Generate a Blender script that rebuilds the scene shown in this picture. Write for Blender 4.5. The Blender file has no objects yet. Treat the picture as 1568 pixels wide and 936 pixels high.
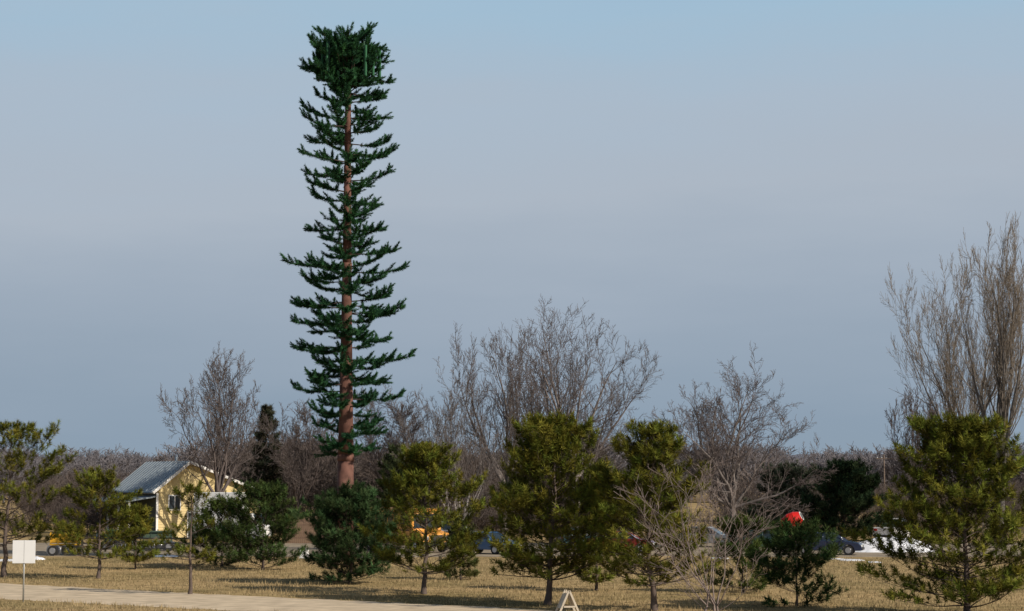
import bpy, math, random
import numpy as np
from mathutils import Vector, Matrix

F=3144.0; CAMH=5.0; PITCH=math.atan(265/F)
def X(px,d): return (px-784)/F*d
def Hh(py,d): return CAMH+d*math.tan(PITCH+math.atan((468-py)/F))
def D(py): return CAMH/math.tan(-(PITCH+math.atan((468-py)/F)))
def lin(r,g,b):
    f=lambda c:(c/255/12.92 if c/255<=0.04045 else ((c/255+0.055)/1.055)**2.4)
    return (f(r),f(g),f(b))
scene=bpy.context.scene
COL=scene.collection

# ------------------------------------------------------------ materials
def newmat(name):
    m=bpy.data.materials.new(name); m.use_nodes=True
    nt=m.node_tree; nt.nodes.clear()
    out=nt.nodes.new('ShaderNodeOutputMaterial')
    return m,nt,out
def pmat(name,col,rough=0.6,metal=0.0,var=0.12,scale=3.0,bump=0.0,spec=0.4,coat=0.0):
    m,nt,out=newmat(name)
    b=nt.nodes.new('ShaderNodeBsdfPrincipled'); nt.links.new(b.outputs[0],out.inputs[0])
    b.inputs['Roughness'].default_value=rough; b.inputs['Metallic'].default_value=metal
    b.inputs['Specular IOR Level'].default_value=spec
    b.inputs['Coat Weight'].default_value=coat
    tc=nt.nodes.new('ShaderNodeTexCoord')
    n=nt.nodes.new('ShaderNodeTexNoise'); n.inputs['Scale'].default_value=scale; n.inputs['Detail'].default_value=6
    nt.links.new(tc.outputs['Object'],n.inputs['Vector'])
    r=nt.nodes.new('ShaderNodeValToRGB'); nt.links.new(n.outputs['Fac'],r.inputs[0])
    r.color_ramp.elements[0].position=0.3; r.color_ramp.elements[1].position=0.7
    r.color_ramp.elements[0].color=(*[c*(1-var) for c in col],1)
    r.color_ramp.elements[1].color=(*[min(1,c*(1+var)) for c in col],1)
    nt.links.new(r.outputs[0],b.inputs['Base Color'])
    if bump:
        bp=nt.nodes.new('ShaderNodeBump'); bp.inputs['Strength'].default_value=bump
        nt.links.new(n.outputs['Fac'],bp.inputs['Height']); nt.links.new(bp.outputs[0],b.inputs['Normal'])
    return m
def foliage_mat(name,trans=0.25):
    m,nt,out=newmat(name)
    a=nt.nodes.new('ShaderNodeAttribute'); a.attribute_name='Col'
    d=nt.nodes.new('ShaderNodeBsdfDiffuse'); t=nt.nodes.new('ShaderNodeBsdfTranslucent')
    mx=nt.nodes.new('ShaderNodeMixShader'); mx.inputs[0].default_value=trans
    nt.links.new(a.outputs['Color'],d.inputs[0]); nt.links.new(a.outputs['Color'],t.inputs[0])
    nt.links.new(d.outputs[0],mx.inputs[1]); nt.links.new(t.outputs[0],mx.inputs[2]); nt.links.new(mx.outputs[0],out.inputs[0])
    return m
def bark_mat(name):
    m,nt,out=newmat(name)
    a=nt.nodes.new('ShaderNodeAttribute'); a.attribute_name='Col'
    tc=nt.nodes.new('ShaderNodeTexCoord')
    n=nt.nodes.new('ShaderNodeTexNoise'); n.inputs['Scale'].default_value=6; n.inputs['Detail'].default_value=5
    nt.links.new(tc.outputs['Object'],n.inputs['Vector'])
    mr=nt.nodes.new('ShaderNodeMapRange'); mr.inputs[3].default_value=0.6; mr.inputs[4].default_value=1.4
    nt.links.new(n.outputs['Fac'],mr.inputs[0])
    mu=nt.nodes.new('ShaderNodeVectorMath'); mu.operation='SCALE'
    nt.links.new(a.outputs['Color'],mu.inputs[0]); nt.links.new(mr.outputs[0],mu.inputs['Scale'])
    d=nt.nodes.new('ShaderNodeBsdfDiffuse'); nt.links.new(mu.outputs[0],d.inputs[0]); nt.links.new(d.outputs[0],out.inputs[0])
    return m
M_NEEDLE=foliage_mat('needles',0.2); M_BARK=bark_mat('bark'); M_GRASSB=foliage_mat('grass_blades',0.3)

# ------------------------------------------------------------ mesh utils
def link(o,parent=None):
    COL.objects.link(o)
    if parent: o.parent=parent
    return o
def empty(name,loc=(0,0,0),rot=0):
    e=bpy.data.objects.new(name,None); e.location=loc; e.rotation_euler=(0,0,rot); e.empty_display_size=0.5
    COL.objects.link(e); return e
def np_mesh(name,V,T,C,mi,mats):
    me=bpy.data.meshes.new(name)
    n=len(V); m=len(T)
    me.vertices.add(n); me.vertices.foreach_set('co',V.astype(np.float32).ravel())
    me.loops.add(m*3); me.loops.foreach_set('vertex_index',T.astype(np.int32).ravel())
    me.polygons.add(m); me.polygons.foreach_set('loop_start',np.arange(0,m*3,3,dtype=np.int32))
    try: me.polygons.foreach_set('loop_total',np.full(m,3,dtype=np.int32))
    except Exception: pass
    me.polygons.foreach_set('material_index',mi.astype(np.int32))
    me.update(calc_edges=True)
    a=me.color_attributes.new('Col','FLOAT_COLOR','POINT')
    c4=np.ones((n,4),np.float32); c4[:,:3]=C
    a.data.foreach_set('color',c4.ravel())
    for x in mats: me.materials.append(x)
    return me
def frames(Dv):
    Dv=Dv/np.maximum(1e-9,np.linalg.norm(Dv,axis=1,keepdims=True))
    ref=np.where(np.abs(Dv[:,2:3])<0.9,np.array([[0,0,1.0]]),np.array([[1.0,0,0]]))
    U=np.cross(Dv,ref); U/=np.linalg.norm(U,axis=1,keepdims=True)
    W=np.cross(Dv,U); return Dv,U,W
def tubes(S,k=3):
    S=np.asarray(S,float); n=len(S)
    P0=S[:,0:3];P1=S[:,3:6];R0=S[:,6];R1=S[:,7]
    Dv,U,W=frames(P1-P0)
    an=np.arange(k)*2*math.pi/k
    ring=U[:,None,:]*np.cos(an)[None,:,None]+W[:,None,:]*np.sin(an)[None,:,None]
    A=P0[:,None,:]+ring*R0[:,None,None]; B=P1[:,None,:]+ring*R1[:,None,None]
    V=np.concatenate([A,B],1).reshape(-1,3)
    t=[]
    for i in range(k):
        j=(i+1)%k
        t+= [[i,j,k+j],[i,k+j,k+i]]
    T=(np.array(t)[None]+ (np.arange(n)*2*k)[:,None,None]).reshape(-1,3)
    return V,T,2*k
class Build:
    def __init__(s): s.V=[];s.T=[];s.C=[];s.M=[];s.n=0
    def add(s,V,T,C,m):
        s.V.append(V); s.T.append(T+s.n); s.C.append(C); s.M.append(np.full(len(T),m)); s.n+=len(V)
    def mesh(s,name,mats): return np_mesh(name,np.concatenate(s.V),np.concatenate(s.T),np.concatenate(s.C),np.concatenate(s.M),mats)
def add_tubes(B,segs,colfn,m,k=3):
    if not len(segs): return
    V,T,q=tubes(segs,k); C=np.repeat(colfn(np.asarray(segs)),q,axis=0); B.add(V,T,C,m)
def tuft_template(rng,K,w,spread=(35,80),ln=0.55,axis=0.6):
    t=rng.random(K); a=rng.random(K)*2*math.pi
    ph=np.radians(spread[1]+(spread[0]-spread[1])*t+rng.normal(0,10,K))
    L=ln*(0.75+0.5*rng.random(K))
    base=np.stack([0*t,0*t,t*axis],1)
    d=np.stack([np.cos(a)*np.sin(ph),np.sin(a)*np.sin(ph),np.cos(ph)],1)
    tan=np.stack([-np.sin(a),np.cos(a),rng.normal(0,0.6,K)],1); tan/=np.linalg.norm(tan,axis=1,keepdims=True)
    V=np.stack([base+tan*w+d*0.05,base-tan*w+d*0.05,base+d*L[:,None]],1).reshape(-1,3)
    return V
def add_tufts(B,rng,P,Dv,S,C,K,w,m,tips=1.25,**kw):
    P=np.asarray(P);Dv=np.asarray(Dv);S=np.asarray(S);C=np.asarray(C)
    N=len(P); ids=rng.integers(0,4,N)
    for q in range(4):
        sel=np.where(ids==q)[0]
        if not len(sel): continue
        Vt=tuft_template(rng,K,w,**kw)
        d,U,W=frames(Dv[sel]); a=rng.random(len(sel))*6.283
        U2=U*np.cos(a)[:,None]+W*np.sin(a)[:,None]; W2=np.cross(d,U2)
        R=np.stack([U2,W2,d],1)
        V=(np.einsum('vk,nkj->nvj',Vt,R)*S[sel][:,None,None]+P[sel][:,None,:]).reshape(-1,3)
        T=np.arange(len(V)).reshape(-1,3)
        c=np.repeat(C[sel],K*3,axis=0).reshape(-1,3,3).copy()
        jit=(0.75+0.5*rng.random((len(c),1,1))); c*=jit; c[:,2,:]*=tips
        B.add(V,T,c.reshape(-1,3),m)

def pobj(name,verts,faces,mat,parent=None,smooth=False,bevel=0,loc=(0,0,0),rot=(0,0,0)):
    me=bpy.data.meshes.new(name); me.from_pydata(verts,[],faces); me.update()
    if mat: me.materials.append(mat)
    o=bpy.data.objects.new(name,me); link(o,parent); o.location=loc; o.rotation_euler=rot
    if smooth:
        for p in me.polygons: p.use_smooth=True
    if bevel:
        b=o.modifiers.new('bevel','BEVEL'); b.width=bevel; b.segments=2
    return o
def box(name,size,loc,mat,parent=None,rot=(0,0,0),bevel=0):
    x,y,z=[s/2 for s in size]
    v=[(-x,-y,-z),(x,-y,-z),(x,y,-z),(-x,y,-z),(-x,-y,z),(x,-y,z),(x,y,z),(-x,y,z)]
    f=[(0,3,2,1),(4,5,6,7),(0,1,5,4),(1,2,6,5),(2,3,7,6),(3,0,4,7)]
    return pobj(name,v,f,mat,parent,False,bevel,loc,rot)
def cyl(name,p0,p1,r0,r1,mat,parent=None,k=16,caps=True):
    V,T,q=tubes([[*p0,*p1,r0,r1]],k)
    v=[tuple(a) for a in V]; f=[(i,(i+1)%k,k+(i+1)%k,k+i) for i in range(k)]
    if caps: f+= [tuple(range(k))[::-1],tuple(range(k,2*k))]
    o=pobj(name,v,f,mat,parent)
    for p in o.data.polygons: p.use_smooth=len(p.vertices)==4
    return o
def extr(name,prof,y0,y1,mat,parent=None,bevel=0,taper=None):
    n=len(prof); v=[(x,y0,z) for x,z in prof]+[(x,y1,z) for x,z in prof]
    f=[tuple(range(n)),tuple(range(n,2*n))[::-1]]+[(i,n+i,n+(i+1)%n,(i+1)%n) for i in range(n)]
    return pobj(name,v,f,mat,parent,False,bevel)

# ------------------------------------------------------------ bare tree
def nrm(v):
    l=math.sqrt(v[0]**2+v[1]**2+v[2]**2) or 1; return (v[0]/l,v[1]/l,v[2]/l)
def perp_dir(rnd,d,ang):
    r=(rnd.gauss(0,1),rnd.gauss(0,1),rnd.gauss(0,1)); dt=r[0]*d[0]+r[1]*d[1]+r[2]*d[2]
    p=nrm((r[0]-dt*d[0],r[1]-dt*d[1],r[2]-dt*d[2])); c,s=math.cos(ang),math.sin(ang)
    return (d[0]*c+p[0]*s,d[1]*c+p[1]*s,d[2]*c+p[2]*s)
def bare_segs(seed,H,W,trunk=0.25,limbs=6,ang=(12,45),trop=0.10,maxlev=4,minr=0.012,dens=1.3,r0=None,stems=1,wob=0.12,child=0.46,cang=(28,55)):
    rnd=random.Random(seed); segs=[]
    NS=[7,10,6,5,4]
    if r0 is None: r0=H*0.018
    def grow(p,d,L,r,lev):
        n=NS[min(lev,4)]; st=L/n; rr=r
        for i in range(n):
            d=nrm((d[0]+rnd.gauss(0,wob),d[1]+rnd.gauss(0,wob),d[2]+rnd.gauss(0,wob*0.6)+trop*(0.6 if lev>2 else 1)))
            q=(p[0]+d[0]*st,p[1]+d[1]*st,p[2]+d[2]*st)
            r1=max(minr,r*(1-0.85*(i+1)/n))
            segs.append((*p,*q,rr,r1)); rr=r1; p=q
            if lev<maxlev and i>=(1 if lev<3 else 0):
                k=dens*(1.3 if lev<=2 else 1.15)
                cnt=int(k)+(rnd.random()<k-int(k))
                for _ in range(cnt):
                    cd=perp_dir(rnd,d,math.radians(rnd.uniform(*cang)))
                    cl=L*child*(1-0.4*i/n)*rnd.uniform(0.6,1.2)
                    grow(p,cd,cl,max(minr,rr*0.5),lev+1)
    for s in range(stems):
        p=(rnd.gauss(0,0.15)*(stems>1),rnd.gauss(0,0.15)*(stems>1),0)
        d=(0,0,1) if stems==1 else nrm((rnd.gauss(0,.25),rnd.gauss(0,.25),1))
        tl=H*trunk; n=4; rr=r0
        for i in range(n):
            d=nrm((d[0]+rnd.gauss(0,0.04),d[1]+rnd.gauss(0,0.04),d[2]+0.05))
            q=(p[0]+d[0]*tl/n,p[1]+d[1]*tl/n,p[2]+d[2]*tl/n); r1=r0*(1-0.08*(i+1))
            segs.append((*p,*q,rr*(1.25 if i==0 else 1),r1)); rr=r1; p=q
            if i>=2 and rnd.random()<0.7:
                grow(p,perp_dir(rnd,d,math.radians(rnd.uniform(45,65))),H*0.28,r0*0.28,2)
        az=rnd.random()*6.28
        nl=limbs
        for i in range(nl):
            az+=2.4+rnd.uniform(-.4,.4); a=math.radians(ang[0]+(ang[1]-ang[0])*(i/(max(1,nl-1))))
            dd=nrm((math.cos(az)*math.sin(a),math.sin(az)*math.sin(a),math.cos(a)))
            grow(p,dd,H*(1-trunk)*rnd.uniform(0.75,0.95)*(1-0.15*i/nl),r0*rnd.uniform(0.4,0.58),1)
    S=np.array(segs)
    zt=np.percentile(S[:,5],99.7); kz=H/zt
    xs=S[:,3]; lo,hi=np.percentile(xs,0.8),np.percentile(xs,99.2); kx=W/(hi-lo)
    kx=min(max(kx,0.4),2.2)
    S[:,[2,5]]*=kz
    S[:,[0,1,3,4]]*=kx
    mid=0.5*(lo+hi)*kx
    for a,b in ((0,2),(3,5)):
        S[:,a]-=mid*np.clip(S[:,b]/(0.5*H),0,1)
    return S
def bare_mesh(name,S,bark,twig,k_big=7):
    B=Build(); R=S[:,6]
    big=S[R>0.06]; sm=S[R<=0.06]
    rng=np.random.default_rng(5)
    def cf(s):
        t=np.clip((s[:,6]-0.012)/0.06,0,1)[:,None]
        c=np.array(twig)[None]*(1-t)+np.array(bark)[None]*t
        return c*(0.8+0.4*rng.random((len(s),1)))
    add_tubes(B,big,cf,0,k_big); add_tubes(B,sm,cf,0,3)
    return B.mesh(name,[M_BARK])
def place_mesh(name,me,px,d,rot=0,scale=1,parent=None):
    o=bpy.data.objects.new(name,me); link(o,parent); o.location=(X(px,d),d,0); o.rotation_euler=(0,0,rot)
    o.scale=(scale,)*3 if not isinstance(scale,tuple) else scale
    return o
BK=(0.12,0.10,0.095); TW=(0.128,0.108,0.102)
def bare_tree(px,d,top,wpx,seed,bark=BK,twig=TW,name='bare_tree',**kw):
    H=Hh(top,d); W=wpx/F*d
    S=bare_segs(seed,H,W,**kw)
    return place_mesh(name,bare_mesh(name,S,bark,twig),px,d)

bare_tree(325,170,538,145,11,limbs=7,ang=(5,48),trunk=0.22,minr=0.012)
bare_tree(452,182,615,130,12,limbs=6,ang=(10,50),trunk=0.2,minr=0.014,bark=(0.10,0.08,0.075),twig=(0.115,0.095,0.088))
bare_tree(705,142,560,185,13,limbs=4,ang=(8,48),trunk=0.12,stems=3,minr=0.010,dens=1.0,bark=(0.30,0.275,0.26),twig=(0.135,0.118,0.112),r0=0.17)
bare_tree(888,165,472,220,54,limbs=10,ang=(6,64),trunk=0.24,minr=0.011,dens=1.25,bark=(0.19,0.165,0.155),twig=(0.128,0.109,0.104),r0=0.38)
bare_tree(772,178,502,150,55,limbs=8,ang=(8,56),trunk=0.22,minr=0.012,dens=1.25,bark=(0.16,0.14,0.13),twig=(0.128,0.109,0.104))
bare_tree(1125,150,550,245,59,limbs=11,ang=(10,72),trunk=0.22,minr=0.0105,dens=1.25,bark=(0.16,0.14,0.13),twig=(0.13,0.108,0.102),r0=0.32,trop=.07)
bare_tree(1528,150,338,140,57,limbs=8,ang=(4,32),trunk=0.25,minr=0.0095,dens=1.2,bark=(0.11,0.10,0.093),twig=(0.20,0.168,0.135),r0=0.3,trop=0.12,cang=(22,48),name='cottonwood_tree')
bare_tree(1468,158,402,200,60,limbs=9,ang=(10,50),trunk=0.2,minr=0.0095,dens=1.25,bark=(0.11,0.10,0.093),twig=(0.19,0.16,0.13),r0=0.26,trop=0.09,cang=(22,48),name='cottonwood_tree')
bare_tree(1405,165,593,85,19,limbs=5,ang=(10,45),trunk=0.2,minr=0.012,twig=(0.15,0.12,0.11))
bare_tree(605,185,596,120,20,limbs=6,ang=(8,48),trunk=0.2,minr=0.014,bark=(0.11,0.09,0.08),twig=(0.12,0.098,0.09))
bare_tree(1072,70,702,240,23,limbs=3,ang=(5,36),trunk=0.14,stems=3,minr=0.0068,dens=0.5,r0=0.06,child=.56,bark=(0.22,0.175,0.155),twig=(0.22,0.178,0.16),name='bare_sapling',trop=0.12,wob=0.08,cang=(22,42))

def mass(name,specs,seeds,H,W,bark,twig,minr,**kw):
    e=empty(name); ms=[bare_mesh(name+'_mesh',bare_segs(s,H,W,minr=minr,**kw),bark,twig,4) for s in seeds]
    rnd=random.Random(seeds[0])
    for px,d,top,sx in specs:
        k=Hh(top,d)/H; m=rnd.choice(ms)
        o=place_mesh('tree',m,px,d,rnd.random()*6.28,(k*sx,k*sx,k),e)
    return e
rnd=random.Random(3)
sp=[]
for i in range(280):
    px=rnd.uniform(-150,1720); d=rnd.uniform(420,560)
    base=690+7*math.sin(px*0.011)+5*math.sin(px*0.037)
    sp.append((px,d,base+rnd.uniform(-13,10),rnd.uniform(1.0,1.7)))
mass('distant_treeline',sp,[31,32,33,34],12,8,(0.17,0.16,0.17),(0.195,0.18,0.19),0.048,maxlev=3,dens=1.3,limbs=6,ang=(10,55),trunk=0.08,child=.52)  # greyed bark and twig colours have the distance haze mixed in
sp=[]
for i in range(125):
    px=rnd.uniform(40,1000); d=rnd.uniform(190,240)
    t=708+rnd.uniform(-15,30)
    if 370<px<520: t-=rnd.uniform(10,60)
    if 570<px<900: t-=rnd.uniform(0,45)
    if px<240: t+=20
    sp.append((px,d,t,rnd.uniform(0.9,1.5)))
for i in range(50):
    sp.append((rnd.uniform(1000,1620),rnd.uniform(200,260),738+rnd.uniform(-14,14),rnd.uniform(1.0,1.8)))
for i in range(75):
    sp.append((rnd.uniform(-20,1620),rnd.uniform(176,192),776+rnd.uniform(-18,16),rnd.uniform(1.3,2.4)))
mass('woodland_brush',sp,[41,42,43],8,6,(0.095,0.078,0.07),(0.12,0.097,0.086),0.02,maxlev=3,dens=1.3,limbs=6,ang=(8,55),trunk=0.06,child=.52)

# ------------------------------------------------------------ pines
def pine(name,px,d,top,wpx,seed,col=(0.085,0.095,0.018),crown0=0.16,whorl=0.36,nb=5,dens=1.0,tuft=0.40,K=38,shape='pine',off=0.0,w=0.042,gap=0.12,trunkr=None):
    rng=np.random.default_rng(seed); rnd=random.Random(seed)
    H=Hh(top,d); R=wpx/F*d/2
    B=Build(); segs=[]; P=[];DV=[];SZ=[];CC=[]
    tr=trunkr or H*0.018
    z=0; x=y=0; ax=[(0,0,0)]
    n=14
    for i in range(n):
        x+=rnd.gauss(0,0.035)*H/7; y+=rnd.gauss(0,0.035)*H/7
        q=(x,y,H*0.95*(i+1)/n); ra=tr*(1-0.92*i/n); rb=tr*(1-0.92*(i+1)/n)
        segs.append((*ax[-1],*q,ra*(1.3 if i==0 else 1),rb)); ax.append(q)
    def axis(z):
        t=min(n-1e-6,z/(H*0.95)*n); i=int(t); f=t-i; a,b=ax[i],ax[min(n,i+1)]
        return (a[0]+(b[0]-a[0])*f,a[1]+(b[1]-a[1])*f,z)
    sect=[rnd.uniform(0.75,1.15) for _ in range(8)]
    z=H*crown0; az=rnd.random()*6.28
    bk=1.0
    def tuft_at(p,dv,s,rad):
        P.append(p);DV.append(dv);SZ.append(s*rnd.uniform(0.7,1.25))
        k=rnd.uniform(0.65,1.3)*(0.42+0.58*min(1,rad))*bk  # inner tufts darker: crown shade put into the needle colour
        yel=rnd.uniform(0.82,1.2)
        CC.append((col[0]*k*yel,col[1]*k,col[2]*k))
    while z<H*0.95:
        t=(z-H*crown0)/(H*(1-crown0))
        if shape=='pine': r=R*min(1,0.8+t*1.0)*max(0.05,(1-t**2.3))**0.7
        elif shape=='round': r=R*math.sqrt(max(0.02,1-(max(0,t-0.25)/0.75)**2))*min(1,0.88+t)
        elif shape=='bush': r=R*max(.05,1-t**3)**.55*min(1,.85+t)
        else: r=R*max(0.04,(1-t))**0.85
        m=nb if t<0.85 else max(3,nb-1)
        lvl=rnd.uniform(.78,1.12)
        for b in range(m):
            az+=6.283/m+rnd.uniform(-.35,.35)
            if rnd.random()<gap and shape=='pine': continue
            bk=rnd.uniform(.72,1.25)
            s=sect[int((az%6.283)/6.284*8)]
            L=max(r*rnd.uniform(0.68,1.1)*s*lvl,0.42 if shape!='cone' else .12)
            el=math.radians((5+52*t if shape!='cone' else 5+30*t)+rnd.uniform(-12,12))
            dx,dy,dz=math.cos(az)*math.cos(el),math.sin(az)*math.cos(el),math.sin(el)
            p=axis(z+rnd.uniform(-.1,.1)); st=max(3,int(L/0.24)); rr=max(0.012,tr*0.3*(1-t*0.7))
            dd=(dx,dy,dz)
            for i in range(st):
                f=(i+1)/st
                dd=nrm((dd[0]+rnd.gauss(0,.09),dd[1]+rnd.gauss(0,.09),dd[2]+0.05+rnd.gauss(0,.05)))
                q=(p[0]+dd[0]*L/st,p[1]+dd[1]*L/st,p[2]+dd[2]*L/st)
                if q[2]>H*.99: break
                r1=max(0.006,rr*0.82); segs.append((*p,*q,rr,r1)); rr=r1; p=q
                if f>0.3 or t>0.75 or (shape!='pine' and f>0.15):
                    for sd in (-1,1):
                        if rnd.random()>0.84*dens: continue
                        sl=L*0.42*(1.2-f)*rnd.uniform(.6,1.3)+0.12
                        a=sd*math.radians(rnd.uniform(35,65)); c,s_=math.cos(a),math.sin(a)
                        sdv=nrm((dd[0]*c-dd[1]*s_,dd[0]*s_+dd[1]*c,dd[2]+rnd.uniform(0.0,.5)))
                        e=(p[0]+sdv[0]*sl,p[1]+sdv[1]*sl,p[2]+sdv[2]*sl)
                        segs.append((*p,*e,rr*0.6,0.006))
                        up=nrm((sdv[0],sdv[1],sdv[2]+rnd.uniform(.3,1.1)))
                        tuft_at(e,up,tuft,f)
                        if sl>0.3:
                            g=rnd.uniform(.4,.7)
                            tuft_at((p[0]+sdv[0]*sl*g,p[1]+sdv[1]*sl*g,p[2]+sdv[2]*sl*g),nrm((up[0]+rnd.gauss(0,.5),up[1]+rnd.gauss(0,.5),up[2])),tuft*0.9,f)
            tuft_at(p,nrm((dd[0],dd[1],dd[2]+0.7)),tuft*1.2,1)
        z+=whorl*rnd.uniform(0.75,1.25)*(1-0.3*t)
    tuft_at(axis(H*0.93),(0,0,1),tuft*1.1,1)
    S=np.array(segs); P=np.array(P)
    ext=np.percentile(P[:,0],98.0)-np.percentile(P[:,0],2.0); k=min(1.7,max(.7,(2*R-.3)/ext))
    S[:,[0,1,3,4]]*=k; P[:,:2]*=k
    bc=np.array((0.115,0.09,0.078))
    big=S[S[:,6]>0.04]; sm=S[S[:,6]<=0.04]
    add_tubes(B,big,lambda s:np.tile(bc,(len(s),1)),0,8); add_tubes(B,sm,lambda s:np.tile(bc*0.8,(len(s),1)),0,3)
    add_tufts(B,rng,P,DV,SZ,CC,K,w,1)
    me=B.mesh(name,[M_BARK,M_NEEDLE])
    return place_mesh(name,me,px+off,d,0)
YG=(0.138,0.144,0.025); DG=(0.045,0.085,0.03); MG=(0.076,0.104,0.028)
pine('pine_tree',12,D(884),655,172,101,YG,crown0=0.22,gap=0.28,dens=0.82)
pine('pine_tree',155,D(886),726,118,102,YG,crown0=0.18,gap=0.2,dens=0.92)
pine('pine_tree',212,D(872),785,58,112,YG,crown0=0.1,gap=0.1)
pine('pine_tree',295,D(910),744,80,103,YG,crown0=0.26,gap=0.4,dens=0.65,tuft=0.32)
pine('pine_tree',342,D(868),775,105,104,MG,crown0=0.03,shape='bush')
pine('pine_tree',405,D(873),752,122,105,(0.062,0.095,0.03),crown0=0.03,shape='bush')
pine('spruce_tree',538,D(894),760,128,106,(0.052,0.09,0.035),crown0=0.03,shape='bush',dens=1.1,whorl=0.3,nb=6)
pine('pine_tree',650,D(910),692,160,107,YG,crown0=0.14,gap=0.14,whorl=.33)
pine('pine_tree',838,D(927),647,182,108,YG,crown0=0.14,gap=0.09,dens=1.05,whorl=0.30,nb=6)
pine('pine_tree',1000,D(936),658,168,109,YG,crown0=0.15,gap=0.12,dens=1.0,whorl=.32,nb=6)
pine('pine_tree',912,D(905),772,98,119,YG,crown0=0.1,gap=0.1)
pine('pine_tree',706,D(888),802,58,120,(0.08,0.092,0.03),crown0=0.04,gap=0.1)
pine('pine_tree',1216,D(928),812,132,110,(0.055,0.09,0.03),crown0=0.02,shape='round')
pine('pine_tree',1135,D(908),805,92,121,MG,crown0=0.05,dens=0.9,shape='round')
pine('pine_tree',1474,D(944),652,232,111,(0.135,0.145,0.025),crown0=0.05,gap=0.08,dens=1.05,whorl=0.28,nb=6)
pine('cedar_tree',1205,172,724,108,122,(0.09,0.11,0.07),crown0=0.03,shape='round',tuft=0.55,whorl=0.45,K=28,w=0.055)
pine('cedar_tree',1290,166,718,105,123,(0.045,0.072,0.034),crown0=0.03,shape='bush',dens=1.05,tuft=0.55,whorl=0.44,K=28,w=0.058,nb=6)
pine('spruce_tree',400,185,620,66,124,(0.06,0.062,0.038),crown0=0.08,shape='cone',tuft=0.55,whorl=0.45,K=28,w=0.055)
pine('spruce_tree',903,190,656,70,125,(0.08,0.07,0.05),crown0=0.08,shape='cone',tuft=0.55,whorl=0.5,K=24,w=0.055)
pine('spruce_tree',612,178,686,90,126,(0.06,0.08,0.035),crown0=0.08,shape='cone',tuft=0.55,whorl=0.5,K=24,w=0.055)

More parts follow.
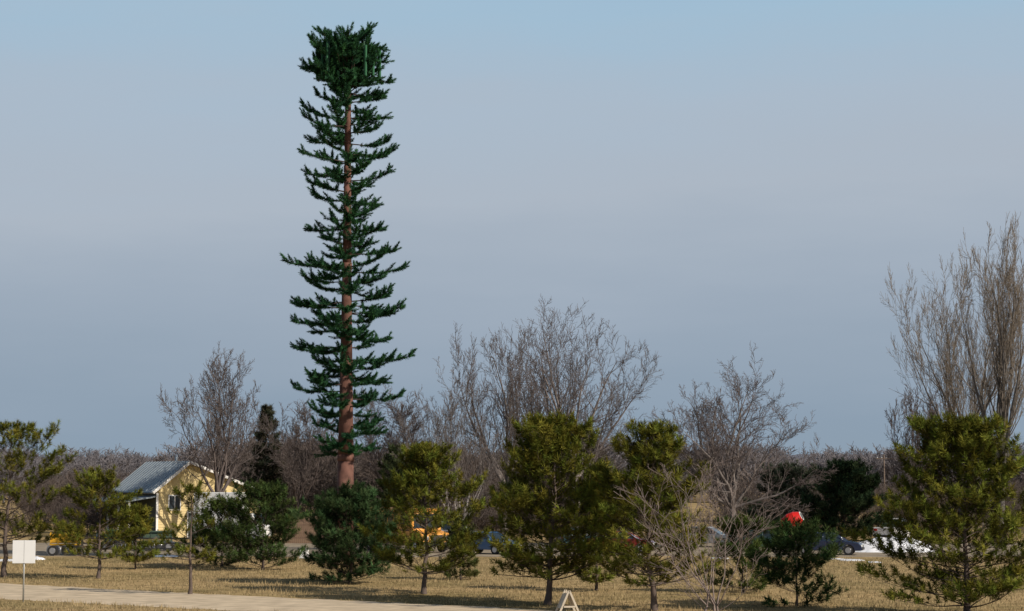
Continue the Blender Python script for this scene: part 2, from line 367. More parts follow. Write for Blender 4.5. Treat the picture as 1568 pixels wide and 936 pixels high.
# ------------------------------------------------------------ cell tower disguised as a pine
def tower():
    d=125.0; e=empty('cell_tower_disguised_as_pine',(X(530,d),d,0))
    H=Hh(70,d)
    tm=pmat('tower_trunk_paint',(0.135,0.066,0.05),0.8,var=0.35,scale=2.2,bump=0.3,spec=.2)
    secs=[(0,0.54),(6.3,0.48),(12,0.37),(18,0.28),(24,0.21),(H-1.2,0.17)]
    for i in range(len(secs)-1):
        cyl('trunk_section',(0,0,secs[i][0]),(0,0,secs[i+1][0]+0.01),secs[i][1],secs[i+1][1],tm,e,24)
        if i: cyl('trunk_collar',(0,0,secs[i][0]-0.25),(0,0,secs[i][0]+0.15),secs[i][1]+0.03,secs[i][1]+0.03,tm,e,24)
    pts=[(52,1.5),(64,2.1),(80,2.35),(100,2.75),(160,2.55),(200,2.9),(270,3.0),(330,2.7),(400,3.15),(465,3.0),(530,3.25),(600,3.15),(660,2.35),(695,1.7)]
    zs=[Hh(a,d) for a,_ in pts][::-1]; rs=[r for _,r in pts][::-1]
    rnd=random.Random(81); rng=np.random.default_rng(77)
    segs=[];P=[];DV=[];SZ=[];CC=[]
    def sprig(p,dv,s):
        P.append(p);DV.append(dv);SZ.append(s*rnd.uniform(.88,1.18)); k=rnd.uniform(0.6,1.4); CC.append((0.034*k,0.095*k,0.040*k*rnd.uniform(.8,1.3)))
    def branch(z,az,L,el,f,bend):
        dd=(math.cos(az)*math.cos(el),math.sin(az)*math.cos(el),math.sin(el))
        p=(0,0,z); st=max(4,int(L/.36)); rr=0.045
        for i in range(st):
            g=(i+1)/st
            dd=nrm((dd[0]+rnd.gauss(0,.06),dd[1]+rnd.gauss(0,.06),dd[2]+(bend if g>0.55 else -0.015)))
            q=(p[0]+dd[0]*L/st,p[1]+dd[1]*L/st,p[2]+dd[2]*L/st)
            segs.append((*p,*q,rr,rr*0.9)); rr*=0.9; p=q
            if g>=0.3:
                sprig((p[0]-dd[0]*.3,p[1]-dd[1]*.3,p[2]-dd[2]*.3),dd,0.64)
                for sd in (-1,1):
                    if rnd.random()<0.25: continue
                    a=sd*math.radians(rnd.uniform(30,75)); c,s_=math.cos(a),math.sin(a)
                    sv=nrm((dd[0]*c-dd[1]*s_,dd[0]*s_+dd[1]*c,dd[2]+rnd.uniform(-0.2,0.7)))
                    sl=rnd.uniform(0.22,0.44)*(1.35-0.7*g)
                    m_=(p[0]+sv[0]*sl,p[1]+sv[1]*sl,p[2]+sv[2]*sl)
                    segs.append((*p,*m_,0.02,0.015))
                    sprig((p[0]+sv[0]*.06,p[1]+sv[1]*.06,p[2]+sv[2]*.06),sv,0.56)
                    sprig(m_,nrm((sv[0],sv[1],sv[2]+.3)),0.54)
        v=nrm((dd[0],dd[1],dd[2]+rnd.uniform(.0,1.2))); sprig(p,v,.64)
    z=Hh(693,d); az=0.4; top=Hh(66,d)
    while z<top:
        f=(z-zs[0])/(top-zs[0]); Rm=float(np.interp(z,zs,rs))
        n=(4 if rnd.random()<.45 else 3) if f<.86 else 6
        for b in range(n):
            az+=2.39996+rnd.uniform(-.4,.4)
            L=Rm*rnd.choice([0.5,0.68,0.8,0.9,0.97,1.02])-.2
            el=math.radians(-4+10*f+rnd.uniform(-10,10)) if f<0.86 else math.radians(4+rnd.uniform(-18,34))
            branch(z+rnd.uniform(-.08,.08),az,L,el,f,rnd.uniform(0.0,0.18))
        z+=(0.60-.08*f)*(1.0 if f<0.86 else 0.75)*rnd.uniform(.8,1.2)
    for a_,zz,L in ((0.05,Hh(552,d),3.8),(3.2,Hh(408,d),3.6),(0.0,Hh(418,d),3.5),(-.15,Hh(480,d),3.3),(3.3,Hh(472,d),3.0),(3.0,Hh(538,d),3.1),(0.1,Hh(612,d),3.2),(3.15,Hh(600,d),3.0)):
        branch(zz,a_,L,math.radians(2),.5,.06)
    for i in range(58):
        a=rnd.random()*6.28; r=2.1*math.sqrt(rnd.random())
        b=(math.cos(a)*r*0.3,math.sin(a)*r*0.3,H-2.6); zt=Hh(59,d)-0.2*r*r-rnd.uniform(0,.6)
        q=(math.cos(a)*r,math.sin(a)*r,zt)
        segs.append((*b,*q,0.04,0.025)); dv=nrm((math.cos(a)*r*.4,math.sin(a)*r*.4,1))
        sprig(q,dv,0.6); sprig((q[0]-dv[0]*.35,q[1]-dv[1]*.35,q[2]-dv[2]*.35),dv,0.64)
        for _ in range(5):
            v=nrm((dv[0]+rnd.gauss(0,.9),dv[1]+rnd.gauss(0,.9),dv[2]*.6)); h_=rnd.uniform(.2,1.9); sprig((q[0]-dv[0]*h_,q[1]-dv[1]*h_,q[2]-dv[2]*h_),v,0.6)
    B=Build()
    add_tubes(B,segs,lambda s:np.tile(np.array((0.07,0.052,0.045)),(len(s),1)),0,5)
    add_tufts(B,rng,P,DV,SZ,CC,80,0.037,1,tips=1.15,spread=(25,78),ln=0.31,axis=0.85)
    o=bpy.data.objects.new('artificial_branches',B.mesh('artificial_branches',[M_BARK,M_NEEDLE])); link(o,e)
    gm=pmat('antenna_green_paint',(0.035,0.12,0.06),0.8,var=0.08,spec=.15); sm=pmat('steel_frame',(0.04,0.09,0.055),0.7)
    zc=Hh(98,d)
    for a0d in (205,335,90):
        a0=math.radians(a0d)
        c,s_=math.cos(a0),math.sin(a0); tx,ty=-s_,c
        for zz in (zc-0.7,zc+0.7):
            cyl('antenna_mount',(c*1.6-tx*1.0,s_*1.6-ty*1.0,zz),(c*1.6+tx*1.0,s_*1.6+ty*1.0,zz),.045,.045,sm,e,8)
            cyl('antenna_arm',(0,0,zz-.1),(c*1.6,s_*1.6,zz),.05,.05,sm,e,8)
        for k in (-.9,0.05,0.9):
            cx,cy=c*1.72+tx*k,s_*1.72+ty*k
            box('panel_antenna',(0.12,0.17,1.9),(cx,cy,zc+rnd.uniform(-.1,.1)),gm,e,(0,0,a0),0.03)
            cyl('mount_pipe',(cx-c*.12,cy-s_*.12,zc-1.1),(cx-c*.12,cy-s_*.12,zc+1.1),.035,.035,sm,e,8)
tower()

# ------------------------------------------------------------ ground, road, lot
def ground_mat():
    m,nt,out=newmat('dry_grass_ground')
    b=nt.nodes.new('ShaderNodeBsdfDiffuse'); nt.links.new(b.outputs[0],out.inputs[0])
    tc=nt.nodes.new('ShaderNodeTexCoord')
    def noise(s,det=6,vs=None):
        n=nt.nodes.new('ShaderNodeTexNoise'); n.inputs['Scale'].default_value=s; n.inputs['Detail'].default_value=det; n.inputs['Roughness'].default_value=0.65
        nt.links.new(tc.outputs['Object'],n.inputs['Vector']); return n
    n1=noise(0.10); n2=noise(0.9); n3=noise(7,8)
    r=nt.nodes.new('ShaderNodeValToRGB'); r.color_ramp.elements[0].position=0.36; r.color_ramp.elements[1].position=0.56
    r.color_ramp.elements[0].color=(0.21,0.168,0.082,1); r.color_ramp.elements[1].color=(0.385,0.285,0.155,1)
    nt.links.new(n1.outputs[0],r.inputs[0])
    r2=nt.nodes.new('ShaderNodeValToRGB'); r2.color_ramp.elements[0].position=0.32; r2.color_ramp.elements[1].position=0.66
    r2.color_ramp.elements[0].color=(0.6,0.6,0.56,1); r2.color_ramp.elements[1].color=(1.28,1.24,1.18,1)
    nt.links.new(n2.outputs[0],r2.inputs[0])
    r3=nt.nodes.new('ShaderNodeValToRGB'); r3.color_ramp.elements[0].position=0.3; r3.color_ramp.elements[1].position=0.7
    r3.color_ramp.elements[0].color=(0.65,0.65,0.65,1); r3.color_ramp.elements[1].color=(1.3,1.3,1.3,1)
    nt.links.new(n3.outputs[0],r3.inputs[0])
    a=nt.nodes.new('ShaderNodeVectorMath'); a.operation='MULTIPLY'; c=nt.nodes.new('ShaderNodeVectorMath'); c.operation='MULTIPLY'
    nt.links.new(r.outputs[0],a.inputs[0]); nt.links.new(r2.outputs[0],a.inputs[1]); nt.links.new(a.outputs[0],c.inputs[0]); nt.links.new(r3.outputs[0],c.inputs[1])
    nt.links.new(c.outputs[0],b.inputs[0])
    return m
GS=5000
pobj('ground',[(-GS,-GS,0),(GS,-GS,0),(GS,GS,0),(-GS,GS,0)],[(0,1,2,3)],ground_mat())
up=[(-200,884),(0,893),(150,901),(300,909),(450,916),(600,923),(750,930),(860,936),(1000,950)]
lo=[(-200,908),(0,917),(120,923),(250,930),(380,936.5),(470,941),(560,947),(640,953),(760,970)]
def G(px,py): d=D(py); return (X(px,d),d)
rv=[];rf=[];UP=[];LO=[]
rr_=random.Random(9)
for i in range(len(up)-1):
    for j in range(12):
        t=j/12
        a=G(up[i][0]*(1-t)+up[i+1][0]*t,up[i][1]*(1-t)+up[i+1][1]*t); b=G(lo[i][0]*(1-t)+lo[i+1][0]*t,lo[i][1]*(1-t)+lo[i+1][1]*t)
        UP.append((a[0],a[1]+rr_.uniform(-.3,.3))); LO.append((b[0],b[1]+rr_.uniform(-.22,.22)))
for i,(a,b) in enumerate(zip(UP,LO)):
    rv+=[(a[0],a[1],0.004),(b[0],b[1],0.004)]
    if i: k=2*i; rf.append((k-2,k-1,k+1,k))
pobj('gravel_road',rv,rf,pmat('gravel',(0.52,0.425,0.30),0.95,var=0.22,scale=1.2,spec=0.1))
LOT0=133
lv=[];lf=[];r_=random.Random(2)
for i in range(121):
    x=-60+i; lv+=[(x,LOT0+r_.uniform(-.5,.5)+math.sin(x*.2),0.004),(x,161+r_.uniform(-.5,.5),0.004)]
    if i: k=2*i; lf.append((k-2,k,k+1,k-1))
pobj('parking_lot',lv,lf,pmat('gravel_lot',(0.27,0.225,0.165),0.95,var=0.3,scale=0.4,spec=0.1))

rng=np.random.default_rng(4)
N=90000
d=68+62*rng.random(N)**0.9; x=(rng.random(N)*2-1)*0.27*d
xu=np.array([p[0] for p in UP]);yu=np.array([p[1] for p in UP]);xl=np.array([p[0] for p in LO]);yl=np.array([p[1] for p in LO])
keep=~((d<np.interp(x,xu,yu)+0.05)&(d>np.interp(x,xl,yl)-0.05))
d=d[keep];x=x[keep]; N=len(d)
cl=np.sin(x*0.9+np.sin(d*0.7)*2)*np.sin(d*0.5+x*0.3)
h=(0.05+0.12*rng.random(N)**2)*(1+0.6*cl); an=rng.random(N)*3.14; w=0.02
V=np.zeros((N,3,3)); V[:,0]=np.stack([x-np.cos(an)*w,d-np.sin(an)*w,0*x],1); V[:,1]=np.stack([x+np.cos(an)*w,d+np.sin(an)*w,0*x],1)
V[:,2]=np.stack([x+rng.normal(0,.04,N),d+rng.normal(0,.04,N),h],1)
g=np.clip(rng.random(N)[:,None]*.8-0.25*cl[:,None],0,1); C=np.array((0.43,0.33,0.185))*(1-g)+np.array((0.22,0.185,0.09))*g
C=np.repeat(C,3,axis=0)
B=Build(); B.add(V.reshape(-1,3),np.arange(3*N).reshape(-1,3),C,0)
link(bpy.data.objects.new('dry_grass',B.mesh('dry_grass',[M_GRASSB])))

def ridge(name,d,base,amp,col,seed):
    r=random.Random(seed); v=[];f=[]; n=420
    ph=[r.random()*6 for _ in range(8)]
    for i in range(n):
        px=-400+2400*i/(n-1)
        y=base+amp*(math.sin(px*.004+ph[0])+.5*math.sin(px*.013+ph[1])+.25*math.sin(px*.05+ph[2])+.2*r.uniform(-1,1))
        z=Hh(y,d); xx=X(px,d); v+=[(xx,d-120,0),(xx,d,z),(xx,d+200,z*.7)]
        if i: k=3*i; f+=[(k-3,k,k+1,k-2),(k-2,k+1,k+2,k-1)]
    pobj(name,v,f,pmat(name+'_mat',col,1,var=.2,scale=.02,spec=0))
ridge('distant_hills',1500,696,3,(0.15,0.165,0.20),1)  # bluish base colour includes painted atmospheric haze

# ------------------------------------------------------------ house
def house():
    e=empty('yellow_house',(X(243,172),172,0),math.radians(28))
    yel=pmat('yellow_siding',(0.66,0.53,0.27),0.8,var=0.05,scale=1); wh=pmat('white_trim',(0.78,0.77,0.74),0.6,var=0.03)
    rf=pmat('metal_roof',(0.25,0.29,0.32),0.45,metal=0.2,var=0.1,scale=1); gl=pmat('window_glass',(0.03,0.04,0.05),0.1,var=0.02); dk=pmat('porch_shade_and_door',(0.05,0.06,0.055),0.8)
    L=10.8; zl,zp,zr=4.2,6.35,3.9; xp,xr=2.7,9.0
    prof=[(0,0),(xr,0),(xr,zr),(xp,zp),(0,zl)]
    extr('walls',prof,0,L,yel,e)
    def slab(n,a,b):
        dx,dz=b[0]-a[0],b[1]-a[1]; l=math.hypot(dx,dz); ox,oz=-dz/l*.14,dx/l*.14
        if oz<0: ox,oz=-ox,-oz
        k=0.01/0.14
        extr(n,[(a[0]+ox*k,a[1]+oz*k),(b[0]+ox*k,b[1]+oz*k),(b[0]+ox,b[1]+oz),(a[0]+ox,a[1]+oz)],-0.45,L+.45,rf,e)
    sl=(zp-zl)/xp; sr=(zp-zr)/(xr-xp)
    slab('roof_left',(-0.55,zl-.55*sl),(xp,zp)); slab('roof_right',(xp,zp),(xr+.5,zr-.5*sr))
    for i in range(15):
        y=-.3+i*.8; l=math.hypot(xp+.5,zp-zl+.5*sl)
        box('roof_seam',(l,0.05,0.05),((xp-.55)/2-.08,y,(zp+zl-.55*sl)/2+.17),rf,e,(0,-math.atan(sl),0))
    for nm,a,b in (('rake_left',(-.5,zl-.5*sl),(xp,zp)),('rake_right',(xp,zp),(xr+.5,zr-.5*sr))):
        dx,dz=b[0]-a[0],b[1]-a[1]
        box(nm,(math.hypot(dx,dz),.05,.22),((a[0]+b[0])/2,-.48,(a[1]+b[1])/2+.02),wh,e,(0,-math.atan2(dz,dx),0))
    for i in range(17):
        z=.3+i*.22
        box('siding_line',(xr-.1,.02,.018),(xr/2,-.012,z),pmat('siding_shadow',(0.5,0.4,0.2)) if i==0 else bpy.data.materials['siding_shadow'],e)
    for cx,cz in ((1.5,3.0),(5.4,1.9),(6.9,1.9)):
        box('window_frame',(1.1,.08,1.3),(cx,-.045,cz),wh,e); box('window_pane',(.9,.03,1.1),(cx,-.1,cz),gl,e); box('mullion',(.05,.03,1.1),(cx,-.13,cz),wh,e)
    box('door_frame',(1.15,.08,2.3),(3.2,-.045,1.15),wh,e); box('door',(.95,.04,2.1),(3.2,-.11,1.05),dk,e)
    for cx in (0,xr): box('corner_board',(.18,.1,min(zl,zr)-.1),(cx,-.03,(min(zl,zr)-.1)/2),wh,e)
    extr('porch_shade_sheet',[(-.06,.0),(-.02,.0),(-.02,3.7),(-.06,3.7)],.2,L-.2,dk,e)  # dark sheet over the yellow wall, porch shade painted as colour
    for y in (.3,3.2,6.2,9.2):
        box('porch_post',(.14,.14,3.2),(-2.3,y,1.6),wh,e)
    extr('porch_roof',[(-2.6,3.05),(-.1,3.45),(-.1,3.57),(-2.6,3.17)],0,L,rf,e)
    cyl('chimney_vent',(xp+.6,5,zp-.5),(xp+.6,5,zp+.6),.12,.12,rf,e,10)
house()

# ------------------------------------------------------------ vehicles
RUB=pmat('tyre_rubber',(0.02,0.02,0.02),0.9); RIM=pmat('wheel_rim',(0.45,0.45,0.46),0.3,metal=0.8); GLS=pmat('car_glass',(0.02,0.03,0.035),0.06,var=.02,spec=.7)
LMP=pmat('headlamp',(0.75,0.76,0.72),0.15); RED=pmat('tail_lamp',(0.4,0.02,0.02),0.3); BLK=pmat('black_trim',(0.025,0.025,0.027),0.6)
def wheels(e,xs,wd,r=.33):
    for x in xs:
        for s in (-1,1):
            cyl('wheel',(x,s*(wd/2-.22),r),(x,s*(wd/2+.01),r),r,r,RUB,e,20); cyl('rim',(x,s*(wd/2),r),(x,s*(wd/2+.025),r),r*.62,r*.58,RIM,e,14)
def car(name,col,px,d,rot,kind='sedan'):
    e=empty(name,(X(px,d),d,0),math.radians(rot)); pt=pmat(name+'_paint',col,0.25,var=.03,coat=.6)
    wd=1.78
    if kind=='sedan':
        L=4.6; hood=.88; belt=.93; top=1.43; gh=[(-1.75,belt),(-1.05,top),(.35,top),(1.25,belt-.02)]
        b=[(-2.3,.35),(-2.32,.8),(-2.2,.95),(-1.7,.98),(1.2,.95),(2.1,.80),(2.28,.62),(2.3,.32)]; wx=(-1.38,1.42)
    elif kind=='suv':
        L=4.7; belt=1.12; top=1.75; gh=[(-2.15,belt),(-1.95,top),(.5,top),(1.15,belt)]
        b=[(-2.3,.4),(-2.32,1.0),(-2.2,1.15),(1.1,1.14),(2.15,1.02),(2.3,.8),(2.3,.38)]; wx=(-1.4,1.45)
    else:
        L=5.4; belt=1.15; top=1.8; gh=[(-.75,belt),(-.6,top),(.75,top),(1.35,belt)]
        b=[(-2.75,.5),(-2.78,1.15),(-.8,1.15),(1.3,1.14),(2.5,1.05),(2.65,.85),(2.66,.45)]; wx=(-1.7,1.75)
    r=.33 if kind=='sedan' else .37
    under=[]
    for c in sorted(wx,reverse=True):
        under+= [(c+(r+.06)*math.cos(a),.3+(r+.06)*math.sin(a)) for a in [math.pi*i/7 for i in range(8)]]
    prof=b+under
    extr('body',prof,-wd/2,wd/2,pt,e,bevel=.045)
    def gprism(n,g,mat,ins_low,ins_top,shrink=0):
        v=[];zs=[q[1] for q in g]; mn,mx=min(zs),max(zs)
        for s in (-1,1):
            for x,z in g: 
                t=(z-mn)/(mx-mn); v.append((x,s*(wd/2-ins_low-(ins_top-ins_low)*t),z))
        n_=len(g); f=[tuple(range(n_))[::-1],tuple(range(n_,2*n_))]+[(i,(i+1)%n_,n_+(i+1)%n_,n_+i) for i in range(n_)]
        return pobj(n,v,f,mat,e,bevel=.03)
    gprism('glasshouse',gh,GLS,.06,.24)
    a,b2,c,d2=gh
    hw=wd/2-.24
    pobj('roof',[(b2[0]-.06,-hw-.02,top-.03),(c[0]+.08,-hw-.02,top-.03),(c[0]+.08,hw+.02,top-.03),(b2[0]-.06,hw+.02,top-.03),(b2[0]+.05,-hw+.08,top+.035),(c[0]-.05,-hw+.08,top+.035),(c[0]-.05,hw-.08,top+.035),(b2[0]+.05,hw-.08,top+.035)],
         [(0,3,2,1),(4,5,6,7),(0,1,5,4),(1,2,6,5),(2,3,7,6),(3,0,4,7)],pt,e)
    for s in (-1,1):
        for (p,q) in ((a,b2),(d2,c),((-.25,belt),(-.22,top))):
            cyl('pillar',(p[0],s*(wd/2-.055),p[1]),(q[0],s*(wd/2-.235),q[1]),.04,.035,pt,e,6)
        box('mirror',(.12,.2,.13),(d2[0]-.25,s*(wd/2+.08),belt+.05),pt,e,bevel=.02)
    xf=b[-1][0]; zf=b[-2][1]
    for s in (-1,1):
        box('headlight',(.1,.38,.15),(xf-.03,s*(wd/2-.27),zf),LMP,e,bevel=.02)
        box('taillight',(.06,.3,.18),(b[0][0]-.01,s*(wd/2-.22),.82 if kind=='sedan' else .95),RED,e)
    box('grille',(.06,.8,.16),(xf+.0,0,zf-.03),BLK,e); box('front_bumper',(.12,wd-.1,.16),(xf,0,.42),BLK,e,bevel=.03); box('rear_bumper',(.12,wd-.1,.16),(b[0][0],0,.48),BLK,e,bevel=.03)
    wheels(e,wx,wd,r)
    return e
car('dark_blue_car',(0.015,0.025,0.06),1264,136,-14)
car('dark_green_car',(0.015,0.05,0.045),1172,142,-14)
car('white_pickup_truck',(0.7,0.7,0.7),1366,166,62,'pickup')
car('blue_car',(0.04,0.11,0.24),746,138,-40)
car('silver_car',(0.45,0.46,0.47),690,156,-30,'suv')
car('red_car',(0.16,0.015,0.015),950,140,-10)
car('teal_car',(0.02,0.06,0.08),900,149,20)
car('white_car',(0.5,0.5,0.49),1080,152,-20)

def box_truck():
    e=empty('white_box_truck',(X(352,158),158,0),math.radians(-15)); w=pmat('truck_white',(0.75,0.75,0.73),.4,var=.03)
    box('cargo_box',(3.6,2.3,3.1),(-.6,0,2.4),w,e,bevel=.04); 
    extr('cab',[(1.35,.6),(3.2,.6),(3.2,1.4),(2.75,1.5),(2.3,2.35),(1.35,2.35)],-1.0,1.0,w,e,.05)
    for s in (-1,1): box('cab_window',(.7,.02,.6),(1.9,s*1.012,1.85),GLS,e)
    pobj('windscreen',[(2.76,-.85,1.56),(2.76,.85,1.56),(2.36,.85,2.26),(2.36,-.85,2.26)],[(0,1,2,3)],GLS,e,loc=(.02,0,.01))
    box('frame_rail',(5.6,.9,.2),(0,0,.7),BLK,e); wheels(e,(-1.7,2.4),2.1,.42)
box_truck()
def bus():
    e=empty('school_bus',(X(618,143),143,0),math.radians(-55)); y=pmat('bus_orange_yellow',(0.68,0.30,0.045),.4,var=.04)
    extr('body',[(-4.2,.6),(-4.25,2.7),(-4.0,2.98),(2.7,2.98),(2.95,2.7),(3.05,1.5),(4.2,1.3),(4.35,.6)],-1.2,1.2,y,e,.1)
    for s in (-1,1):
        for i in range(8): box('side_window',(.62,.02,.6),(-3.6+i*.78,s*1.212,2.2),GLS,e)
        for z in (1.1,1.5): box('rub_rail',(6.9,.03,.07),(-.75,s*1.21,z),BLK,e)
    pobj('windscreen',[(3.06,-1.0,1.65),(3.06,1.0,1.65),(2.98,1.0,2.6),(2.98,-1.0,2.6)],[(0,1,2,3)],GLS,e,loc=(.02,0,0))
    box('grille',(.05,.9,.5),(4.33,0,.95),BLK,e); box('bumper',(.2,2.3,.22),(4.4,0,.6),BLK,e,bevel=.03)
    for s in (-1,1): box('headlight',(.06,.25,.25),(4.34,s*.8,.98),LMP,e)
    wheels(e,(-2.5,3.3),2.35,.48)
bus()
def mixer():
    e=empty('red_cement_mixer',(X(1210,146),146,0),math.radians(-20)); r=pmat('mixer_red',(0.6,0.02,0.015),.35,var=.05)
    def m(x,z,t): return (x*math.cos(t)-z*math.sin(t),0,x*math.sin(t)+z*math.cos(t)+2.0)
    t=math.radians(28); st=[(-.75,.25),(-.55,.5),(-.1,.6),(.35,.55),(.8,.32)]
    for a,b in zip(st[:-1],st[1:]): cyl('drum_section',m(a[0],0,t),m(b[0],0,t),a[1],b[1],r,e,20,caps=(a is st[0]))
    cyl('drum_mouth',m(.78,0,t),m(.81,0,t),.33,.33,LMP,e,20); cyl('drum_hole',m(.8,0,t),m(.815,0,t),.25,.25,BLK,e,20)
    for s in (-1,1):
        cyl('frame_leg',(-.6,s*.45,0.3),(0,s*.62,2.0),.04,.04,BLK,e,8); cyl('frame_leg',(.7,s*.45,0.3),(0,s*.62,2.0),.04,.04,BLK,e,8)
    box('chassis',(2.0,.9,.1),(0,0,.42),BLK,e); wheels(e,(0,),1.3,.32)
mixer()
def implement(name,px,d,rot,col):
    e=empty(name,(X(px,d),d,0),math.radians(rot)); y=pmat(name+'_paint',col,.6)
    for z in (.7,1.35): box('frame_beam',(2.0,.1,.1),(0,0,z),y,e)
    for i in range(5):
        x=-.95+i*.475; box('tine_post',(.07,.1,1.1),(x,.11,.95),y,e)
        cyl('disc',(x,-.25,.35),(x+.04,-.2,.35),.32,.32,RIM,e,16)
    box('hopper',(1.9,.7,.5),(0,.45,1.05),y,e,bevel=.05)
    box('deck',(2.0,1.2,.08),(0,.5,.62),BLK,e); cyl('drawbar',(1.0,0,.6),(2.2,0,.45),.06,.06,y,e,8); wheels(e,(-.7,.7),1.8,.33)
implement('yellow_farm_implement',104,135,5,(0.6,0.33,0.02)); implement('green_farm_implement',185,146,-8,(.03,.07,.03)); implement('green_farm_implement',245,143,12,(.04,.07,.05))

def wood_fence(px0,px1,d,h):
    e=empty('wooden_fence',(0,0,0)); w=pmat('weathered_wood',(0.17,0.11,0.075),.9,var=.3,scale=4)
    x0,x1=X(px0,d),X(px1,d); n=int((x1-x0)/.16); r=random.Random(4)
    for i in range(n): box('picket',(.145,.03,h+r.uniform(-.04,.04)),(x0+i*.16,d,h/2),w,e)
    for z in (.4,h-.35): box('rail',(x1-x0,.06,.1),((x0+x1)/2,d+.06,z),w,e)
wood_fence(440,500,160,2.1)
def rail_fence(px0,px1,d):
    e=empty('rail_fence'); w=pmat('grey_wood',(0.13,0.11,0.09),.9,var=.25); x0,x1=X(px0,d),X(px1,d); n=int((x1-x0)/2.4)
    for i in range(n+1): box('post',(.12,.12,1.25),(x0+i*2.4,d,.62),w,e)
    for z in (.45,.8,1.12): box('rail',(n*2.4,.04,.1),(x0+n*1.2,d-.085,z),w,e)
rail_fence(130,300,134.5); rail_fence(1330,1620,176)

def snow(name,px,d,lx,ly,h,seed):
    r=random.Random(seed); nx,ny=36,16; v=[];f=[]
    ph=[r.random()*6 for _ in range(6)]
    for j in range(ny):
        for i in range(nx):
            u=i/(nx-1)*2-1; w=j/(ny-1)*2-1; rad=max(0,1-(u*u)**1.3-(w*w)**1.2)
            z=h*rad**.55*(.78+.16*math.sin(u*4+ph[0])*math.cos(w*3+ph[1])+.08*math.sin(u*9+ph[2]+w*4)+r.uniform(-.012,.012)) if rad>0 else -.02
            v.append((u*lx/2,w*ly/2,z))
            if i and j: k=j*nx+i; f.append((k-nx-1,k-nx,k,k-1))
    pobj(name,v,f,SN,None,True,loc=(X(px,d),d,0))
SN=pmat('snow',(0.74,0.76,0.79),.7,var=.1,bump=.2,scale=1.5)
snow('snow_bank',1360,142,6.0,3.4,1.2,1)
for q,(px,d_,lx,ly,h) in enumerate(((1300,127,1.6,2.6,.08),(1278,129,1.0,1.5,.06),(1335,124,.9,2,.05),(60,128,1.1,1.5,.2),(5,126,2.4,2,.12),(1100,130,1.2,1.2,.12),(560,130,1,1.2,.1),(250,133,2.2,1.5,.12))):
    snow('snow_patch',px,d_,lx,ly,h,q+5)

e=empty('white_road_sign',(X(42,D(922)),D(922),0)); W=pmat('sign_white',(0.80,0.80,0.79),.4,var=.02); st=pmat('galvanised_post',(0.42,0.42,0.40),.5,metal=.4)
cyl('post',(0,0.0,0),(0,0,2.5),.035,.035,st,e,10); box('panel_left',(.455,.02,.93),(-.236,-.05,2.03),W,e,bevel=.004); box('panel_right',(.455,.02,.93),(.236,-.05,2.03),W,e,bevel=.004)
for z in (1.75,2.3): box('bracket',(.8,.025,.05),(0,-.026,z),st,e)
dA=D(941)
e=empty('a_frame_sign',(X(868,dA),dA,0),math.radians(12)); wd_=pmat('bare_plywood',(0.48,0.42,0.33),.8,var=.15)
for s in (-1,1):
    for yy in (-.3,.3):
        a=math.atan(.38/.86)*s
        box('leg',(.07,.05,.95),(s*.2,yy,.45),wd_,e,(0,-a,0))
    box('board',(.018,.56,.6),(s*.178,0,.5),wd_,e,(0,-math.atan(.38/.86)*s,0))
for yy in (-.34,.34): box('cross_bar',(.42,.03,.06),(0,yy,.3),wd_,e)
e=empty('utility_box',(X(468,130),130,0)); box('cabinet',(.55,.4,.5),(0,0,.3),W,e,bevel=.02); box('base',(.65,.5,.06),(0,0,.03),st,e); box('lid',(.6,.45,.04),(0,0,.575),st,e)

for (px,d_) in ((1352,300),(1620,310)):
    e=empty('utility_pole',(X(px,d_),d_,0)); w=pmat('pole_wood',(0.12,0.09,0.07),.9)
    cyl('pole',(0,0,0),(0,0,8.5),.16,.1,w,e,8); box('crossarm',(2.4,.12,.12),(0,-.15,7.9),w,e)
    for k in (-1,-.35,.35,1): cyl('insulator',(k,-.15,7.97),(k,-.15,8.15),.05,.04,W,e,6)

# ------------------------------------------------------------ light
EL=math.radians(32); AZ=math.radians(124)
S=Vector((math.sin(AZ)*math.cos(EL),math.cos(AZ)*math.cos(EL),math.sin(EL)))
sl=bpy.data.lights.new('sun','SUN'); sl.energy=4.8; sl.angle=math.radians(.5); sl.color=(1,.90,.77)
so=bpy.data.objects.new('sun',sl); COL.objects.link(so); so.rotation_euler=(-S).to_track_quat('-Z','Y').to_euler()
wld=bpy.data.worlds.new('World'); scene.world=wld; wld.use_nodes=True; nt=wld.node_tree; nt.nodes.clear()
out=nt.nodes.new('ShaderNodeOutputWorld'); sky=nt.nodes.new('ShaderNodeTexSky'); sky.sky_type='NISHITA'; sky.sun_disc=False
sky.sun_elevation=EL; sky.sun_rotation=AZ; sky.dust_density=2.0
b1=nt.nodes.new('ShaderNodeBackground'); b1.inputs[1].default_value=.08; nt.links.new(sky.outputs[0],b1.inputs[0])
tc=nt.nodes.new('ShaderNodeTexCoord'); sp_=nt.nodes.new('ShaderNodeSeparateXYZ'); nt.links.new(tc.outputs['Generated'],sp_.inputs[0])
mp=nt.nodes.new('ShaderNodeMapping'); mp.inputs['Scale'].default_value=(2.2,2.2,11); nt.links.new(tc.outputs['Generated'],mp.inputs[0])
nz=nt.nodes.new('ShaderNodeTexNoise'); nz.inputs['Scale'].default_value=1.6; nz.inputs['Detail'].default_value=6; nz.inputs['Roughness'].default_value=.55; nt.links.new(mp.outputs[0],nz.inputs['Vector'])
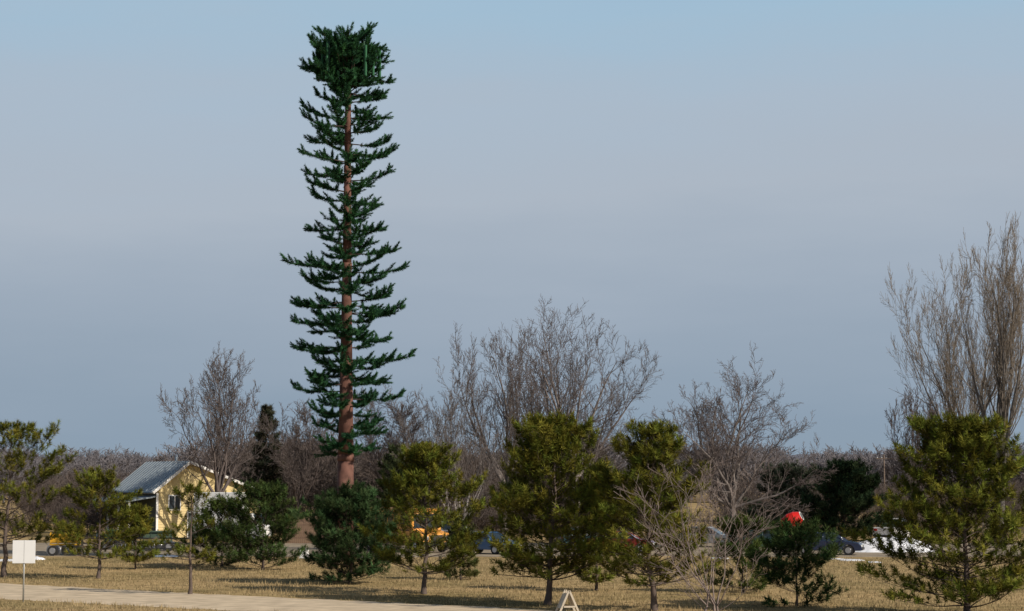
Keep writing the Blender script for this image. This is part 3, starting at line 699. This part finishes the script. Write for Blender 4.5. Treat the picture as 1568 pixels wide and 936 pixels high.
m1=nt.nodes.new('ShaderNodeMath'); m1.operation='MULTIPLY_ADD'; m1.inputs[1].default_value=.09; nt.links.new(nz.outputs['Fac'],m1.inputs[0])
m0=nt.nodes.new('ShaderNodeMath'); m0.operation='ADD'; m0.inputs[1].default_value=-.045; nt.links.new(sp_.outputs[2],m0.inputs[0]); nt.links.new(m0.outputs[0],m1.inputs[2])
mr=nt.nodes.new('ShaderNodeMapRange'); mr.inputs[1].default_value=0; mr.inputs[2].default_value=.3; nt.links.new(m1.outputs[0],mr.inputs[0])
cr=nt.nodes.new('ShaderNodeValToRGB'); nt.links.new(mr.outputs[0],cr.inputs[0])
stops=[(0,(140,158,174)),(.026,(141,159,177)),(.089,(157,171,187)),(.137,(173,184,197)),(.18,(171,187,203)),(.228,(162,190,211)),(.3,(150,184,212))]
el=cr.color_ramp.elements
el[0].position=0; el[0].color=(*lin(*stops[0][1]),1); el[1].position=1; el[1].color=(*lin(*stops[-1][1]),1)
for s_,c_ in stops[1:-1]:
    q=el.new(s_/.3); q.color=(*lin(*c_),1)
b2=nt.nodes.new('ShaderNodeBackground'); b2.inputs[1].default_value=1.0; nt.links.new(cr.outputs[0],b2.inputs[0])
mf=nt.nodes.new('ShaderNodeMapRange'); mf.inputs[1].default_value=.26; mf.inputs[2].default_value=.5; mf.inputs[3].default_value=.98; mf.inputs[4].default_value=0; nt.links.new(sp_.outputs[2],mf.inputs[0])
mx=nt.nodes.new('ShaderNodeMixShader'); nt.links.new(mf.outputs[0],mx.inputs[0]); nt.links.new(b1.outputs[0],mx.inputs[1]); nt.links.new(b2.outputs[0],mx.inputs[2]); nt.links.new(mx.outputs[0],out.inputs[0])
scene.view_settings.view_transform='Standard'
try: scene.view_settings.look='None'
except Exception: pass
scene.view_settings.exposure=0

cam=bpy.data.cameras.new('camera'); cam.sensor_width=36; cam.lens=F/1568*36; cam.clip_end=12000; cam.clip_start=.5
co=bpy.data.objects.new('camera',cam); COL.objects.link(co); co.location=(0,0,CAMH); co.rotation_euler=(math.pi/2+PITCH,0,0)
scene.camera=co
